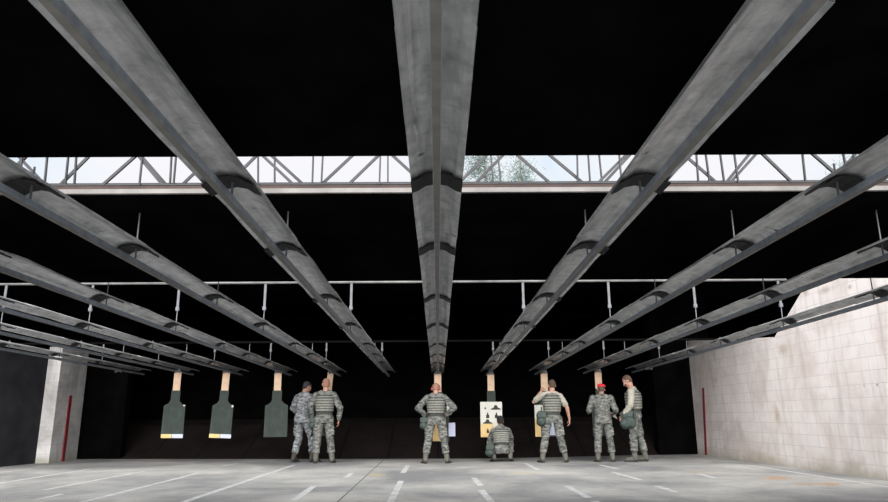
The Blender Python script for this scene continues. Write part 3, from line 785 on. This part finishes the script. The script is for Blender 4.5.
person(605.5, 462.0, R(-4), 'person in a red beret and long camouflage jacket, forearms bent in front, holding papers',
       dict(lk=(-.13, .02, .50), rk=(.13, .02, .50), la=(-.16, -.02, .10), ra=(.16, -.02, .10), ls=(-.20, 0, 1.39), rs=(.20, 0, 1.39), le=(-.30, .0, 1.12), lw=(-.28, .22, 1.10), re=(.30, .0, 1.11), rw=(.27, .22, 1.02),
            lhd=(.3, 1, 0), rhd=(-.1, 1, -.1), lpn=(.5, 0, -.5), rpn=(-.5, 0, -.5), rolled=True, head=(.01, .05, 1.58), hpitch=R(-14), hyaw=R(-4)),
       'skin_tan', 'hair_brown', top='jacket', extras=[('beret',)], scale=.975)
pp = person(638, 461.7, R(66), 'person in a webbed vest at far right of the group, turned left, looking down',
       dict(lk=(-.12, .04, .50), rk=(.12, -.06, .50), la=(-.13, .04, .10), ra=(.12, -.14, .10), le=(-.26, .03, 1.14), lw=(-.24, .19, .92), re=(.25, .0, 1.15), rw=(.16, .22, 1.0),
            lhd=(.1, .5, -.8), rhd=(-.1, .5, -.8), head=(0, .10, 1.63), neck=(0, .03, 1.48), hpitch=R(-34), hyaw=R(10), sandarms=True, vest=True, waist=(0, -.0, 1.06), ls=(-.19, .01, 1.42), rs=(.19, .01, 1.42),
            lt=(.0, 1, 0), rt=(.1, 1, 0)),
       'skin_fair', 'hair_brown', top='vest', extras=[('pouch', (-.20, .11, .86), 1.35)], scale=1.055)
# papers held by the beret person
bm = bmesh.new(); q = on_z(605.5, 462.0)
box(bm, (q.x+.33, q.y+.34, .98), (.14, .20, .006), Matrix.Rotation(.5, 3, 'X') @ Matrix.Rotation(.5, 3, 'Y')); o = link('paper_sheets', bm, 'paper_white')
tag(o, 'white folded paper sheets in the right hand of the person in the red beret', 'paper')

# ------------------------------------------------------------------ trees beyond the roof
def tree(px, Y, ztop, spread, seed, label):
    rnd = random.Random(seed)
    x = on_y(px, 170, Y).x
    t = empty('casuarina_tree', (x, Y, 0)); tag(t, label, 'tree')
    bm = bmesh.new(); rod(bm, (0, 0, 0), (.2, 0, ztop*.6), .22, .12); rod(bm, (.2, 0, ztop*.6), (0, 0, ztop), .12, .02)
    tips = []
    for k in range(26):
        z = ztop*(.45+.53*k/26); a = rnd.uniform(0, 2*PI); L = spread*(1.15-.9*k/26)*rnd.uniform(.7, 1.1)
        b = V((math.cos(a)*L, math.sin(a)*L, z+L*.55)); s0 = V((.1, 0, z)); rod(bm, s0, b, .035, .008, 6)
        for q in range(6): tips.append(s0.lerp(b, .35+.65*q/5))
    link('trunk', bm, 'bark', t)
    bm = bmesh.new()
    for c in tips:
        for q in range(26):
            p = c+V([rnd.gauss(0, .28) for _ in range(3)])
            d = V((rnd.gauss(0, .5), rnd.gauss(0, .5), rnd.uniform(-.6, .9))).normalized()*rnd.uniform(.12, .32)
            n = d.cross(V((rnd.random(), rnd.random(), .3))).normalized()*.012
            vs = [bm.verts.new(p+u) for u in (-n, n, d+n*.3, d-n*.3)]; bm.faces.new(vs)
    f = link('foliage', bm, 'needles', t); f['kind'] = 'stuff'
    return t
tree(484, 27, 12.2, 1.6, 3, 'feathery tree seen through the sky gap just right of the centre rail')
tree(520, 31.5, 13.4, 1.1, 5, 'narrower feathery tree in the sky gap, right of the larger one by the centre rail')
tree(848, 30, 12.6, 1.5, 9, 'feathery tree at the right end of the sky gap')

# ------------------------------------------------------------------ sky and sun
W = bpy.data.worlds.new('sky'); S.world = W; W.use_nodes = True; nt = W.node_tree
bg = nt.nodes['Background']
tc = nt.nodes.new('ShaderNodeTexCoord')
f = noi(nt, tc.outputs['Generated'], 2.2, 5, .55, .4)
c = ramp(nt, f, [(.37, (.62, .81, 1.0)), (.46, (.84, .92, 1.0)), (.56, (.96, .96, 1.0))])
nt.links.new(c, bg.inputs[0]); bg.inputs[1].default_value = .98
def sun(loc_dir, e, ang, name, col=(1, .98, .95)):
    l = bpy.data.lights.new(name, 'SUN'); l.energy = e; l.angle = R(ang); l.color = col
    o = bpy.data.objects.new(name, l); COL.objects.link(o)
    o.rotation_euler = V(loc_dir).to_track_quat('-Z', 'Y').to_euler(); return o
sun((.02, .70, -.66), 12.5, 80, 'hazy_sun')

vs = S.view_settings
vs.view_transform = 'Standard'; vs.look = 'None'; vs.exposure = 0; vs.gamma = 1; vs.use_curve_mapping = False
